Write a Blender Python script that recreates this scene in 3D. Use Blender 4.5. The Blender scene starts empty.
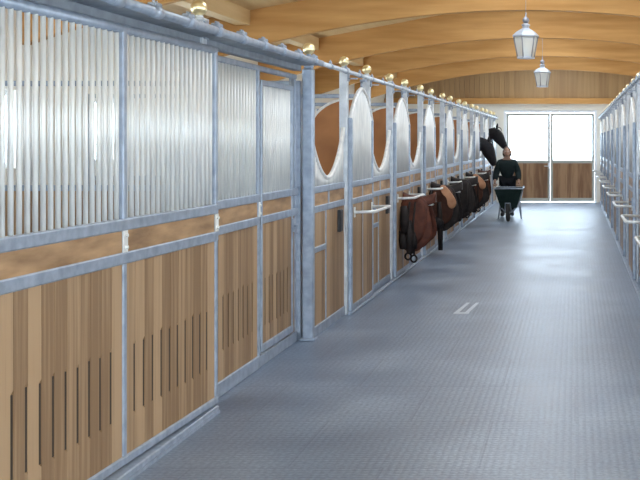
import bpy, math, random
from mathutils import Vector, Matrix, Quaternion
random.seed(7)
C = bpy.context.scene.collection
SC = bpy.context.scene
PI = math.pi

# ---------------------------------------------------------------- camera
cam_d = bpy.data.cameras.new('camera'); cam = bpy.data.objects.new('camera', cam_d); C.objects.link(cam)
cam.location = (0, 0, 1.7); cam.rotation_euler = (PI/2, 0, 0)
cam_d.sensor_width = 36; cam_d.lens = 36*1150/640
cam_d.shift_x = -255/640; cam_d.shift_y = -98/640
cam_d.clip_start = 0.05; cam_d.clip_end = 500
SC.camera = cam
SC.view_settings.view_transform = 'Standard'; SC.view_settings.look = 'None'
SC.view_settings.gamma = 1; SC.view_settings.use_curve_mapping = False
SC.view_settings.exposure = -0.1

# ---------------------------------------------------------------- world: bright overcast sky
w = bpy.data.worlds.new('sky'); SC.world = w; w.use_nodes = True
bg = w.node_tree.nodes['Background']
bg.inputs[0].default_value = (0.74, 0.87, 1.0, 1); bg.inputs[1].default_value = 14.0

def area(name, loc, rot, sx, sy, power, col):
    l = bpy.data.lights.new(name, 'AREA'); l.shape = 'RECTANGLE'; l.size = sx; l.size_y = sy
    l.energy = power; l.color = col
    o = bpy.data.objects.new(name, l); o.location = loc; o.rotation_euler = rot; C.objects.link(o)
    return o
# daylight entering through the open gate behind the camera (faces +Y)
area('daylight_rear_gate', (-0.7, -3.9, 1.9), (PI/2, 0, 0), 6.0, 3.2, 95, (0.76, 0.88, 1.0))
# lamps added just inside the panes of the added side-wall windows
WIN_Y = [-0.7+2.8*k for k in range(12)]
for yy in WIN_Y:
    area('added_left_lamp', (-5.33, yy, 1.825), (0, -PI/2, 0), 0.65, 1.0, 18, (0.84, 0.93, 1.0))
    area('added_right_lamp', (4.03, yy, 1.825), (0, PI/2, 0), 0.65, 1.0, 46, (0.90, 0.95, 1.0))
# unseen ridge lamps added between the arches to brighten the aisle
ROOF_LAMP_Y = [9.08, 13.28, 17.43, 21.53, 25.78, 30.2]
for yy in ROOF_LAMP_Y:
    area('added_roof_lamp', (-0.65, yy, 4.01), (0, 0, 0), 1.5, 2.6, 50, (0.80, 0.90, 1.0))

# ---------------------------------------------------------------- materials
def mat(name, base, rough=0.5, metal=0.0, spec=0.5):
    m = bpy.data.materials.new(name); m.use_nodes = True
    b = m.node_tree.nodes['Principled BSDF']
    b.inputs['Base Color'].default_value = (*base, 1); b.inputs['Roughness'].default_value = rough
    b.inputs['Metallic'].default_value = metal; b.inputs['Specular IOR Level'].default_value = spec
    return m
def nodes(m): return m.node_tree.nodes, m.node_tree.links, m.node_tree.nodes['Principled BSDF']
def coords(m, scale):
    N, L, b = nodes(m)
    tc = N.new('ShaderNodeTexCoord'); mp = N.new('ShaderNodeMapping'); mp.inputs['Scale'].default_value = scale
    oi = N.new('ShaderNodeObjectInfo'); mu = N.new('ShaderNodeMath'); mu.operation = 'MULTIPLY'; mu.inputs[1].default_value = 40
    L.new(oi.outputs['Random'], mu.inputs[0]); L.new(tc.outputs['Object'], mp.inputs['Vector'])
    ad = N.new('ShaderNodeVectorMath'); ad.operation = 'ADD'
    L.new(mp.outputs[0], ad.inputs[0]); L.new(mu.outputs[0], ad.inputs[1])
    return ad.outputs[0]
def ramp(N, stops):
    r = N.new('ShaderNodeValToRGB')
    e = r.color_ramp.elements
    e[0].position, e[0].color = stops[0][0], (*stops[0][1], 1)
    e[1].position, e[1].color = stops[-1][0], (*stops[-1][1], 1)
    for p, c in stops[1:-1]:
        x = e.new(p); x.color = (*c, 1)
    return r
def noisy(name, c1, c2, scale=(20, 20, 20), rough=0.5, metal=0.0, detail=4, bump=0.0, spec=0.5, island=0.0, rr=None):
    m = mat(name, c1, rough, metal, spec); N, L, b = nodes(m)
    v = coords(m, scale)
    t = N.new('ShaderNodeTexNoise'); t.inputs['Scale'].default_value = 1.0; t.inputs['Detail'].default_value = detail
    L.new(v, t.inputs['Vector'])
    fac = t.outputs['Fac']
    if island:
        g = N.new('ShaderNodeNewGeometry')
        a = N.new('ShaderNodeMath'); a.operation = 'MULTIPLY_ADD'; a.inputs[1].default_value = island; 
        s = N.new('ShaderNodeMath'); s.operation = 'SUBTRACT'; s.inputs[1].default_value = island/2
        L.new(fac, s.inputs[0]); L.new(g.outputs['Random Per Island'], a.inputs[0]); L.new(s.outputs[0], a.inputs[2])
        fac = a.outputs[0]
    r = ramp(N, [(0.3, c1), (0.7, c2)]); L.new(fac, r.inputs[0]); L.new(r.outputs[0], b.inputs['Base Color'])
    if bump:
        bp = N.new('ShaderNodeBump'); bp.inputs['Strength'].default_value = bump; bp.inputs['Distance'].default_value = 0.004
        L.new(t.outputs['Fac'], bp.inputs['Height']); L.new(bp.outputs[0], b.inputs['Normal'])
    return m

M = {}
M['steel'] = noisy('galvanized_steel', (0.25, 0.30, 0.38), (0.38, 0.44, 0.53), (14, 14, 14), 0.42, 0.35)
M['lit_steel'] = noisy('lit_galvanized_steel', (0.64, 0.655, 0.65), (0.84, 0.84, 0.81), (30, 30, 4), 0.4, 0.15)  # same galvanized steel, its brighter reflections put into a paler base colour
M['post_steel'] = noisy('pale_galvanized_post', (0.46, 0.50, 0.55), (0.64, 0.68, 0.72), (12, 12, 12), 0.42, 0.3)
M['slot_shade'] = mat('dark_slot_shade', (0.045, 0.03, 0.02), 0.8)  # dark fill colour standing in for shade inside the plank slots
M['dark_steel'] = noisy('dark_grey_steel', (0.20, 0.23, 0.27), (0.30, 0.34, 0.39), (10, 10, 10), 0.5, 0.3)  # darker grey steel for the track beam and cover strip
M['brass'] = mat('polished_brass', (0.92, 0.78, 0.46), 0.28, 0.8)
M['plank'] = noisy('stall_planks', (0.235, 0.138, 0.068), (0.42, 0.275, 0.155), (34, 34, 1.1), 0.55, island=0.5, detail=5)
M['strip'] = noisy('cross_board', (0.22, 0.12, 0.055), (0.50, 0.31, 0.16), (14, 3.0, 14), 0.55, detail=6)
M['partition'] = noisy('partition_board', (0.30, 0.11, 0.03), (0.45, 0.19, 0.06), (3, 14, 3), 0.55, detail=5)
M['beam'] = noisy('glulam_timber', (0.47, 0.235, 0.075), (0.63, 0.35, 0.13), (0.9, 8, 9), 0.6, detail=6, spec=0.12)
M['purlin'] = noisy('pale_purlin_timber', (0.60, 0.40, 0.18), (0.72, 0.52, 0.27), (8, 0.8, 8), 0.5, detail=6)
M['gate_wood'] = noisy('gate_planks', (0.22, 0.11, 0.05), (0.42, 0.25, 0.13), (14, 14, 1.5), 0.5, island=0.5, detail=5)
M['gable'] = noisy('gable_boards', (0.30, 0.175, 0.075), (0.40, 0.25, 0.11), (12, 12, 0.6), 0.55, island=0.35, detail=5)
M['plaster'] = noisy('cream_plaster', (0.78, 0.75, 0.66), (0.84, 0.81, 0.73), (1.5, 1.5, 1.5), 0.8, bump=0.1)
M['white_frame'] = mat('white_frame_paint', (0.82, 0.84, 0.86), 0.45)
M['gate_frame'] = mat('grey_gate_frame', (0.42, 0.42, 0.38), 0.45, 0.2)
M['black'] = mat('black_plastic', (0.02, 0.02, 0.022), 0.5)
M['rubber'] = mat('black_tyre', (0.02, 0.02, 0.02), 0.7)
M['pale_stripe'] = mat('pale_floor_stripe', (0.55, 0.60, 0.66), 0.5)
M['lantern_metal'] = mat('pale_grey_lantern_metal', (0.36, 0.38, 0.42), 0.4, 0.3)
M['lantern_dark'] = mat('lantern_glazing_bar', (0.20, 0.20, 0.22), 0.4, 0.4)
M['russet'] = noisy('russet_leather', (0.055, 0.016, 0.010), (0.115, 0.034, 0.018), (10, 10, 10), 0.6, spec=0.25)
M['darkleather'] = noisy('black_leather', (0.010, 0.008, 0.008), (0.024, 0.018, 0.017), (10, 10, 10), 0.6, spec=0.2)
M['brownleather'] = noisy('dark_brown_leather', (0.045, 0.016, 0.010), (0.08, 0.03, 0.017), (10, 10, 10), 0.6, spec=0.2)
M['tan'] = noisy('tan_leather', (0.34, 0.15, 0.07), (0.46, 0.23, 0.12), (10, 10, 10), 0.55)
M['coat'] = noisy('black_horse_coat', (0.008, 0.008, 0.011), (0.02, 0.018, 0.02), (18, 18, 18), 0.6, spec=0.2)
M['mane'] = mat('black_mane_hair', (0.006, 0.006, 0.007), 0.6)
M['horse_eye'] = mat('horse_eye', (0.01, 0.006, 0.004), 0.08)
M['skin'] = mat('skin', (0.36, 0.22, 0.155), 0.6)
M['hair'] = noisy('brown_hair', (0.05, 0.03, 0.02), (0.10, 0.06, 0.04), (60, 60, 20), 0.7)
M['jacket'] = noisy('dark_green_jacket', (0.008, 0.016, 0.018), (0.016, 0.028, 0.03), (12, 12, 12), 0.8, spec=0.2)
M['trousers'] = mat('dark_trousers', (0.012, 0.014, 0.018), 0.9, 0, 0.2)
M['boots'] = mat('black_boots', (0.015, 0.015, 0.015), 0.5)
M['barrow'] = noisy('dark_green_tray', (0.008, 0.02, 0.018), (0.016, 0.035, 0.03), (8, 8, 8), 0.6, spec=0.25)
M['manure'] = noisy('straw_litter', (0.10, 0.07, 0.03), (0.28, 0.21, 0.10), (40, 40, 40), 0.9, bump=0.8)
M['eye_white'] = mat('eye_white', (0.8, 0.8, 0.78), 0.3)
M['lips'] = mat('lips', (0.40, 0.14, 0.12), 0.5)
M['ground'] = mat('pale_yard_gravel', (0.62, 0.62, 0.60), 0.9)

def glass_mat(name, tint, gloss):
    m = bpy.data.materials.new(name); m.use_nodes = True
    N, L = m.node_tree.nodes, m.node_tree.links; N.clear()
    o = N.new('ShaderNodeOutputMaterial'); t = N.new('ShaderNodeBsdfTransparent'); g = N.new('ShaderNodeBsdfGlossy'); x = N.new('ShaderNodeMixShader')
    t.inputs[0].default_value = (*tint, 1); g.inputs['Roughness'].default_value = 0.05; x.inputs[0].default_value = gloss
    L.new(t.outputs[0], x.inputs[1]); L.new(g.outputs[0], x.inputs[2]); L.new(x.outputs[0], o.inputs[0])
    return m
M['roof_glow'] = mat('glowing_added_roof_pane', (0.9, 0.94, 1.0), 0.4)  # emissive pane added with the ridge lamps
M['roof_glow'].node_tree.nodes['Principled BSDF'].inputs['Emission Color'].default_value = (0.86, 0.93, 1.0, 1)
M['roof_glow'].node_tree.nodes['Principled BSDF'].inputs['Emission Strength'].default_value = 2.0
M['glass'] = glass_mat('window_glass', (0.95, 0.98, 1.0), 0.06)
def frosted():
    m = bpy.data.materials.new('milky_lantern_glass'); m.use_nodes = True
    N, L = m.node_tree.nodes, m.node_tree.links; N.clear()
    o = N.new('ShaderNodeOutputMaterial'); t = N.new('ShaderNodeBsdfTransparent'); d = N.new('ShaderNodeBsdfDiffuse'); x = N.new('ShaderNodeMixShader')
    g = N.new('ShaderNodeBsdfGlossy'); g.inputs['Roughness'].default_value = 0.1; y = N.new('ShaderNodeMixShader'); y.inputs[0].default_value = 0.12
    d.inputs[0].default_value = (0.80, 0.80, 0.74, 1); x.inputs[0].default_value = 0.55
    L.new(t.outputs[0], x.inputs[1]); L.new(d.outputs[0], x.inputs[2]); L.new(x.outputs[0], y.inputs[1]); L.new(g.outputs[0], y.inputs[2]); L.new(y.outputs[0], o.inputs[0])
    return m
M['milky'] = frosted()

def floor_mat():
    m = mat('blue_grey_rubber_floor', (0.2, 0.24, 0.3), 0.42, 0.0, 1.0); N, L, b = nodes(m)
    tc = N.new('ShaderNodeTexCoord')
    n1 = N.new('ShaderNodeTexNoise'); n1.inputs['Scale'].default_value = 1.1; n1.inputs['Detail'].default_value = 6
    L.new(tc.outputs['Object'], n1.inputs['Vector'])
    n2 = N.new('ShaderNodeTexNoise'); n2.inputs['Scale'].default_value = 45; n2.inputs['Detail'].default_value = 3
    L.new(tc.outputs['Object'], n2.inputs['Vector'])
    # hammered stud pattern
    mp = N.new('ShaderNodeMapping'); mp.inputs['Scale'].default_value = (24, 24, 24); L.new(tc.outputs['Object'], mp.inputs['Vector'])
    vo = N.new('ShaderNodeTexVoronoi'); vo.inputs['Scale'].default_value = 1.0; vo.inputs['Randomness'].default_value = 0.15
    L.new(mp.outputs[0], vo.inputs['Vector'])
    r = ramp(N, [(0.25, (0.105, 0.145, 0.215)), (0.5, (0.175, 0.225, 0.305)), (0.78, (0.28, 0.34, 0.43))])
    L.new(n1.outputs['Fac'], r.inputs[0])
    r2 = ramp(N, [(0.3, (0.72, 0.72, 0.72)), (0.7, (1.2, 1.2, 1.2))]); L.new(n2.outputs['Fac'], r2.inputs[0])
    mx = N.new('ShaderNodeMix'); mx.data_type = 'RGBA'; mx.blend_type = 'MULTIPLY'; mx.inputs[0].default_value = 1
    L.new(r.outputs[0], mx.inputs[6]); L.new(r2.outputs[0], mx.inputs[7])
    r3 = ramp(N, [(0.15, (1.06, 1.06, 1.06)), (0.6, (0.88, 0.88, 0.89))]); L.new(vo.outputs['Distance'], r3.inputs[0])
    m2 = N.new('ShaderNodeMix'); m2.data_type = 'RGBA'; m2.blend_type = 'MULTIPLY'; m2.inputs[0].default_value = 1
    L.new(mx.outputs[2], m2.inputs[6]); L.new(r3.outputs[0], m2.inputs[7])
    # seams between the rubber mats
    br = N.new('ShaderNodeTexBrick'); br.inputs['Scale'].default_value = 1.0; br.inputs['Mortar Size'].default_value = 0.006
    br.inputs['Brick Width'].default_value = 1.0; br.inputs['Row Height'].default_value = 1.0; br.inputs['Mortar Smooth'].default_value = 0.3
    br.inputs['Color1'].default_value = (1, 1, 1, 1); br.inputs['Color2'].default_value = (0.93, 0.94, 0.96, 1); br.inputs['Mortar'].default_value = (0.72, 0.72, 0.74, 1)
    L.new(tc.outputs['Object'], br.inputs['Vector'])
    m3 = N.new('ShaderNodeMix'); m3.data_type = 'RGBA'; m3.blend_type = 'MULTIPLY'; m3.inputs[0].default_value = 1
    L.new(m2.outputs[2], m3.inputs[6]); L.new(br.outputs[0], m3.inputs[7]); L.new(m3.outputs[2], b.inputs['Base Color'])
    rr = N.new('ShaderNodeMapRange'); rr.inputs['To Min'].default_value = 0.28; rr.inputs['To Max'].default_value = 0.52
    L.new(n1.outputs['Fac'], rr.inputs[0]); L.new(rr.outputs[0], b.inputs['Roughness'])
    bp = N.new('ShaderNodeBump'); bp.inputs['Strength'].default_value = 0.35; bp.inputs['Distance'].default_value = 0.004; bp.invert = True
    L.new(vo.outputs['Distance'], bp.inputs['Height']); L.new(bp.outputs[0], b.inputs['Normal'])
    return m
M['floor'] = floor_mat()

# ---------------------------------------------------------------- mesh helpers
class MB:
    def __init__(s): s.v = []; s.f = []; s.sm = []
    def add(s, vs, fs, smooth=False):
        k = len(s.v); s.v += [tuple(v) for v in vs]; s.f += [tuple(i+k for i in f) for f in fs]; s.sm += [smooth]*len(fs); return s
    def box(s, x0, x1, y0, y1, z0, z1):
        vs = [(x0,y0,z0),(x1,y0,z0),(x1,y1,z0),(x0,y1,z0),(x0,y0,z1),(x1,y0,z1),(x1,y1,z1),(x0,y1,z1)]
        return s.add(vs, [(0,3,2,1),(4,5,6,7),(0,1,5,4),(1,2,6,5),(2,3,7,6),(3,0,4,7)])
    def bbox(s, x0, x1, y0, y1, z0, z1, b=0.006):
        """box with chamfered edges (long axis any)"""
        b = min(b, (x1-x0)*.3, (y1-y0)*.3, (z1-z0)*.3)
        vs = []; 
        for sx in (0,1):
            for sy in (0,1):
                for sz in (0,1):
                    X = x1 if sx else x0; Y = y1 if sy else y0; Z = z1 if sz else z0
                    ix = X-b if sx else X+b; iy = Y-b if sy else Y+b; iz = Z-b if sz else Z+b
                    vs += [(X,iy,iz),(ix,Y,iz),(ix,iy,Z)]
        def c(sx,sy,sz,a): return (sx*4+sy*2+sz)*3+a
        fs = []
        for q in (0,1):
            f = [c(q,0,0,0),c(q,1,0,0),c(q,1,1,0),c(q,0,1,0)]; fs.append(f if q else f[::-1])
            f = [c(0,q,0,1),c(0,q,1,1),c(1,q,1,1),c(1,q,0,1)]; fs.append(f if q else f[::-1])
            f = [c(0,0,q,2),c(1,0,q,2),c(1,1,q,2),c(0,1,q,2)]; fs.append(f if q else f[::-1])
        for p in (0,1):
            for q in (0,1):
                f = [c(0,p,q,1),c(0,p,q,2),c(1,p,q,2),c(1,p,q,1)]; fs.append(f if p==q else f[::-1])
                f = [c(p,0,q,0),c(p,0,q,2),c(p,1,q,2),c(p,1,q,0)]; fs.append(f if p!=q else f[::-1])
                f = [c(p,q,0,0),c(p,q,0,1),c(p,q,1,1),c(p,q,1,0)]; fs.append(f if p==q else f[::-1])
                for r in (0,1):
                    f = [c(p,q,r,0),c(p,q,r,1),c(p,q,r,2)]; fs.append(f if (p+q+r)%2 else f[::-1])
        return s.add(vs, fs)
    def tube(s, pts, r, n=8, closed=False, radii=None, sq=1.0):
        pts = [Vector(p) for p in pts]; m = len(pts); vs = []; 
        up = None
        for i, p in enumerate(pts):
            if closed: t = pts[(i+1) % m]-pts[i-1]
            else: t = pts[min(i+1, m-1)]-pts[max(i-1, 0)]
            t.normalize()
            if up is None:
                up = Vector((0,0,1)) if abs(t.z) < 0.9 else Vector((1,0,0))
            a = t.cross(up)
            if a.length < 1e-5: a = t.cross(Vector((0.3,1,0.2)))
            a.normalize(); b2 = a.cross(t).normalized(); up = b2
            rr = radii[i] if radii else r
            for j in range(n):
                th = 2*PI*(j+0.5)/n; vs.append(p + a*math.cos(th)*rr + b2*math.sin(th)*rr*sq)
        fs = []
        for i in range(m if closed else m-1):
            for j in range(n):
                a0 = i*n+j; a1 = i*n+(j+1) % n; b0 = ((i+1) % m)*n+j; b1 = ((i+1) % m)*n+(j+1) % n
                fs.append((a0, b0, b1, a1))
        if not closed:
            fs.append(tuple(range(n))); fs.append(tuple((m-1)*n+j for j in range(n-1, -1, -1)))
        return s.add(vs, fs, n > 5)
    def lathe(s, prof, c=(0,0,0), n=16, smooth=True, phase=0.0, sx=1, sy=1):
        vs = []; 
        for r, z in prof:
            for j in range(n):
                th = 2*PI*j/n+phase; vs.append((c[0]+r*math.cos(th)*sx, c[1]+r*math.sin(th)*sy, c[2]+z))
        fs = []
        for i in range(len(prof)-1):
            for j in range(n):
                fs.append((i*n+j, i*n+(j+1) % n, (i+1)*n+(j+1) % n, (i+1)*n+j))
        fs.append(tuple(range(n-1, -1, -1))); fs.append(tuple((len(prof)-1)*n+j for j in range(n)))
        return s.add(vs, fs, smooth)
    def ell(s, c, r, n=14, m=10, rot=None):
        vs = []; fs = []
        for i in range(m+1):
            ph = PI*i/m
            for j in range(n):
                th = 2*PI*j/n
                v = Vector((r[0]*math.sin(ph)*math.cos(th), r[1]*math.sin(ph)*math.sin(th), r[2]*math.cos(ph)))
                if rot: v = rot @ v
                vs.append(Vector(c)+v)
        for i in range(m):
            for j in range(n):
                fs.append((i*n+j, (i+1)*n+j, (i+1)*n+(j+1) % n, i*n+(j+1) % n))
        return s.add(vs, fs, True)
    def prism_x(s, poly, x0, x1, smooth=False):
        """poly in (y,z) counter-clockwise, extruded x0..x1"""
        n = len(poly); vs = [(x0,y,z) for y, z in poly]+[(x1,y,z) for y, z in poly]
        fs = [tuple(range(n-1, -1, -1)), tuple(range(n, 2*n))]
        fs += [(i, (i+1) % n, n+(i+1) % n, n+i) for i in range(n)]
        return s.add(vs, fs, smooth)
    def prism_y(s, poly, y0, y1):
        """poly in (x,z) counter-clockwise seen from -Y"""
        n = len(poly); vs = [(x,y0,z) for x, z in poly]+[(x,y1,z) for x, z in poly]
        fs = [tuple(range(n)), tuple(range(2*n-1, n-1, -1))]
        fs += [(i, n+i, n+(i+1) % n, (i+1) % n) for i in range(n)]
        return s.add(vs, fs)
    def mesh(s, name, m):
        me = bpy.data.meshes.new(name); me.from_pydata(s.v, [], s.f); me.validate(); me.update()
        if len(me.polygons) == len(s.sm): me.polygons.foreach_set('use_smooth', s.sm)
        me.materials.append(m); return me
    def build(s, name, m, parent=None, loc=None):
        o = bpy.data.objects.new(name, s.mesh(name, m)); C.objects.link(o)
        if parent: o.parent = parent
        if loc: o.location = loc
        return o

def tag(o, label=None, cat=None, group=None, kind=None):
    if label: o['label'] = label
    if cat: o['category'] = cat
    if group: o['group'] = group
    if kind: o['kind'] = kind
    return o
def thing(name, label, cat, loc=(0,0,0), rz=0, group=None):
    o = bpy.data.objects.new(name, None); C.objects.link(o); o.empty_display_size = 0.1
    o.location = loc; o.rotation_euler = (0, 0, rz); return tag(o, label, cat, group)
def kids(o): return [c for c in bpy.data.objects if c.parent == o]
def dup(root, loc, rz=0, label=None, group=None):
    def cp(o, par):
        c = o.copy(); C.objects.link(c); c.parent = par
        for k in kids(o): cp(k, c)
        return c
    ch = kids(root); r = root.copy(); C.objects.link(r)
    r.location = loc; r.rotation_euler = (0, 0, rz)
    if label: r['label'] = label
    if group: r['group'] = group
    for k in ch: cp(k, r)
    return r
def skin(verts, edges, radii, name, m, parent=None, sub=2, extra=None, root=0):
    me = bpy.data.meshes.new(name+'_cage'); me.from_pydata(verts, edges, []); o = bpy.data.objects.new(name+'_cage', me); C.objects.link(o)
    sk = o.modifiers.new('s', 'SKIN'); sk.use_smooth_shade = True
    for i, r in enumerate(radii):
        d = me.skin_vertices[0].data[i]; d.radius = r if isinstance(r, tuple) else (r, r); d.use_root = (i == root)
    sb = o.modifiers.new('u', 'SUBSURF'); sb.levels = sub; sb.render_levels = sub
    dg = bpy.context.evaluated_depsgraph_get(); dg.update()
    nm = bpy.data.meshes.new_from_object(o.evaluated_get(dg)); bpy.data.objects.remove(o)
    b = MB(); b.v = [tuple(v.co) for v in nm.vertices]; b.f = [tuple(p.vertices) for p in nm.polygons]; b.sm = [True]*len(b.f)
    if extra: extra(b)
    return b.build(name, m, parent)

ORD = ['nearest', 'second', 'third', 'fourth', 'fifth', 'sixth', 'seventh', 'eighth', 'ninth', 'tenth', 'eleventh', 'twelfth', 'thirteenth', 'fourteenth', 'fifteenth', 'sixteenth', 'seventeenth', 'eighteenth', 'nineteenth', 'twentieth']

# ================================================================ THE SETTING
XL, XR, YB, YF = -5.35, 4.05, -4.0, 32.4
XC = -0.65; HB = 3.46; RR = 13.5; DEP = 0.6
def arcz(x, base=HB): return base - (x-XC)**2/(2*RR)
tag(MB().box(XL, XR, YB, YF, -0.1, 0).build('floor', M['floor']), kind='structure')
tag(MB().box(-60, 60, YF+0.3, 140, -0.25, -0.05).box(-60, 60, -40, YB-0.3, -0.25, -0.05).build('ground', M['ground']), kind='structure')
# ceiling boards following the arch
cb = MB(); n = 36
for i in range(n):
    xa = XL+(XR-XL)*i/n; xb = XL+(XR-XL)*(i+1)/n
    za, zb = arcz(xa)+DEP, arcz(xb)+DEP
    cb.prism_y([(xa+.002, za), (xb-.002, zb), (xb-.002, zb+.06), (xa+.002, za+.06)], YB, YF)
cb.prism_y([(XL-.3, 3.2), (XL-.3, 3.45), (XC, 4.3), (XR+.3, 3.45), (XR+.3, 3.2), (XC, 4.15)], YB-.3, YF+.3)
tag(cb.build('ceiling', M['purlin']), kind='structure')

def gable(y0, y1, name, x0, x1, ztop, split=True):
    """gable wall with one opening x0..x1 up to ztop"""
    b = MB(); zl = 2.77 if split else 2.77
    b.box(XL-.25, x0, y0, y1, 0, zl); b.box(x1, XR+.25, y0, y1, 0, zl); b.box(x0, x1, y0, y1, ztop, zl)
    return b
far_wall = gable(YF, YF+.25, 'wall_back', -2.01, 0.62, 2.6).build('wall_back', M['plaster']); tag(far_wall, kind='structure')
gb = MB(); x = XL
while x < XR-.01:
    xe = min(x+.14, XR); gb.prism_y([(x+.003, 2.93), (xe-.003, 2.93), (xe-.003, arcz(xe)+.62), (x+.003, arcz(x)+.62)], YF-.02, YF+.1); x = xe
gb.box(XL, XR, YF+.02, YF+.25, 2.77, 4.08)
tag(gb.build('wall_back_gable', M['gable']), kind='structure')
tag(MB().bbox(XL, XR, YF-.14, YF+.02, 2.77, 2.93).build('trim_1', M['beam']), kind='structure')
# wall behind the camera with a wide open gateway
rb = gable(YB-.25, YB, 'wall_front', -3.9, 2.5, 2.77); rb.box(XL-.25, -3.9, YB-.25, YB, 2.77, 4.2); rb.box(2.5, XR+.25, YB-.25, YB, 2.77, 4.2); rb.box(-3.9, 2.5, YB-.25, YB, 3.5, 4.2)
tag(rb.build('wall_front', M['plaster']), kind='structure')
# long side walls, with windows added in every bay to bring in daylight
def side_wall(x0, x1, name, ys):
    b = MB(); z0, z1 = 1.45, 2.2; hw = .55; y = YB-.25
    b.box(x0, x1, YB-.25, YF+.25, 0, z0); b.box(x0, x1, YB-.25, YF+.25, z1, 3.45)
    for c in ys:
        b.box(x0, x1, y, c-hw, z0, z1); y = c+hw
    b.box(x0, x1, y, YF+.25, z0, z1)
    tag(b.build(name, M['plaster']), kind='structure')
wy = WIN_Y
side_wall(XL-.25, XL, 'wall_left', wy); side_wall(XR, XR+.25, 'wall_right', wy)
wn = 1
for yy in ROOF_LAMP_Y:   # frames around the added, unseen ridge lamps
    fr = MB()
    for a, b_ in ((-.82, -.76), (.76, .82)): fr.box(XC+a, XC+b_, yy-1.36, yy+1.36, 3.97, 4.045)
    for a, b_ in ((-1.36, -1.30), (1.30, 1.36), (-.02, .02)): fr.box(XC-.76, XC+.76, yy+a, yy+b_, 3.975, 4.045 if abs(a) > 1 else 4.0)
    sf = tag(fr.build('window_%d' % (100+ROOF_LAMP_Y.index(yy)), M['white_frame']), kind='structure')
    MB().box(XC-.76, XC+.76, yy-1.30, yy+1.30, 4.02, 4.035).build('window_pane', M['roof_glow'], sf)  # glowing pane added above each ridge lamp
for sx in (XL-.12, XR+.12):  # frames and panes of the added side-wall windows
    for c in wy:
        fr = MB(); h = .55
        for a, bb2 in ((c-h, c-h+.05), (c+h-.05, c+h), (c-.025, c+.025)): fr.box(sx-.03, sx+.03, a, bb2, 1.45, 2.2)
        fr.box(sx-.029, sx+.029, c-h+.05, c+h-.05, 1.45, 1.5); fr.box(sx-.029, sx+.029, c-h+.05, c+h-.05, 2.15, 2.2)
        f = tag(fr.build('window_%d' % wn, M['white_frame']), kind='structure'); wn += 1
        MB().box(sx-.004, sx+.004, c-h+.05, c-.025, 1.5, 2.15).box(sx-.004, sx+.004, c+.025, c+h-.05, 1.5, 2.15).build('window_pane', M['glass'], f)

# glazed double gate in the far wall
gx0, gx1, gt = -2.01, 0.62, 2.60; gy = YF+.06; mid = (gx0+gx1)/2
fr = MB()
fr.box(gx0, gx0+.07, gy-.04, gy+.08, 0, gt); fr.box(gx1-.07, gx1, gy-.04, gy+.08, 0, gt); fr.box(gx0+.07, gx1-.07, gy-.039, gy+.079, gt-.07, gt)
door = tag(fr.build('door_1', M['white_frame']), kind='structure')
for s_, (a, b_) in enumerate(((gx0+.07, mid), (mid, gx1-.07))):
    lf = MB()
    lf.bbox(a+.005, a+.075, gy-.02, gy+.04, .02, gt-.08); lf.bbox(b_-.075, b_-.005, gy-.02, gy+.04, .02, gt-.08)
    for z in (.02, 1.10, gt-.16): lf.bbox(a+.07, b_-.07, gy-.02, gy+.04, z, z+(.1 if z < .5 else .08))
    leaf = lf.build('door_leaf', M['gate_frame'], door)
    pk = MB(); nn = 11
    for i in range(nn):
        xa = a+.075+(b_-a-.15)*i/nn; xb = a+.075+(b_-a-.15)*(i+1)/nn; pk.box(xa+.002, xb-.002, gy-.005, gy+.02, .12, 1.10)
    pk.box(a+.07, b_-.07, gy+.01, gy+.03, .1, 1.12); pk.build('plank_panel', M['gate_wood'], leaf)
    MB().box(a+.075, b_-.075, gy+.005, gy+.012, 1.18, gt-.16).build('window_pane', M['glass'], leaf)
MB().tube([(mid-.04, gy-.02, 1.02), (mid-.04, gy-.07, 1.02), (mid-.17, gy-.07, 1.02)], .012).box(mid-.065, mid-.015, gy-.028, gy-.02, .95, 1.12).build('door_handle', M['white_frame'], door)

# glulam arches and purlins
by = [2.7, 6.9, 11.1, 15.3, 19.4, 23.5, 27.9]
def arch_mesh():
    b = MB(); n = 40; xs = [XL+(XR-XL)*i/n for i in range(n+1)]
    vs = []
    for x_ in xs:
        for yy in (0, .16): vs += [(x_, yy, arcz(x_)), (x_, yy, arcz(x_)+DEP)]
    fs = []
    for i in range(n):
        a = i*4; c = a+4
        fs += [(a, c, c+1, a+1), (a+2, a+3, c+3, c+2), (a, a+2, c+2, c), (a+1, c+1, c+3, a+3)]
    fs += [(0, 1, 3, 2), (n*4, n*4+2, n*4+3, n*4+1)]
    b.add(vs, fs)
    b.sm = [False, False, True, True]*n+[False, False]
    return b
am = arch_mesh().mesh('roof_arch', M['beam'])
for i, yy in enumerate(by):
    o = bpy.data.objects.new('roof_arch', am); C.objects.link(o); o.location = (0, yy, 0)
    tag(o, ['laminated timber roof arch directly over the viewer, above the picture', 'laminated timber roof arch above the picture, just before the first one seen', 'laminated timber roof arch seen only at the upper left corner behind the brass ball', 'laminated timber roof arch in front of the larger lantern, first one crossing the whole picture', 'laminated timber roof arch between the two lanterns, second one crossing the picture', 'laminated timber roof arch just behind the smaller lantern', 'laminated timber roof arch farthest back, closest to the gable boards'][i], 'roof arch', 'laminated roof arches')
purl = {}
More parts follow.
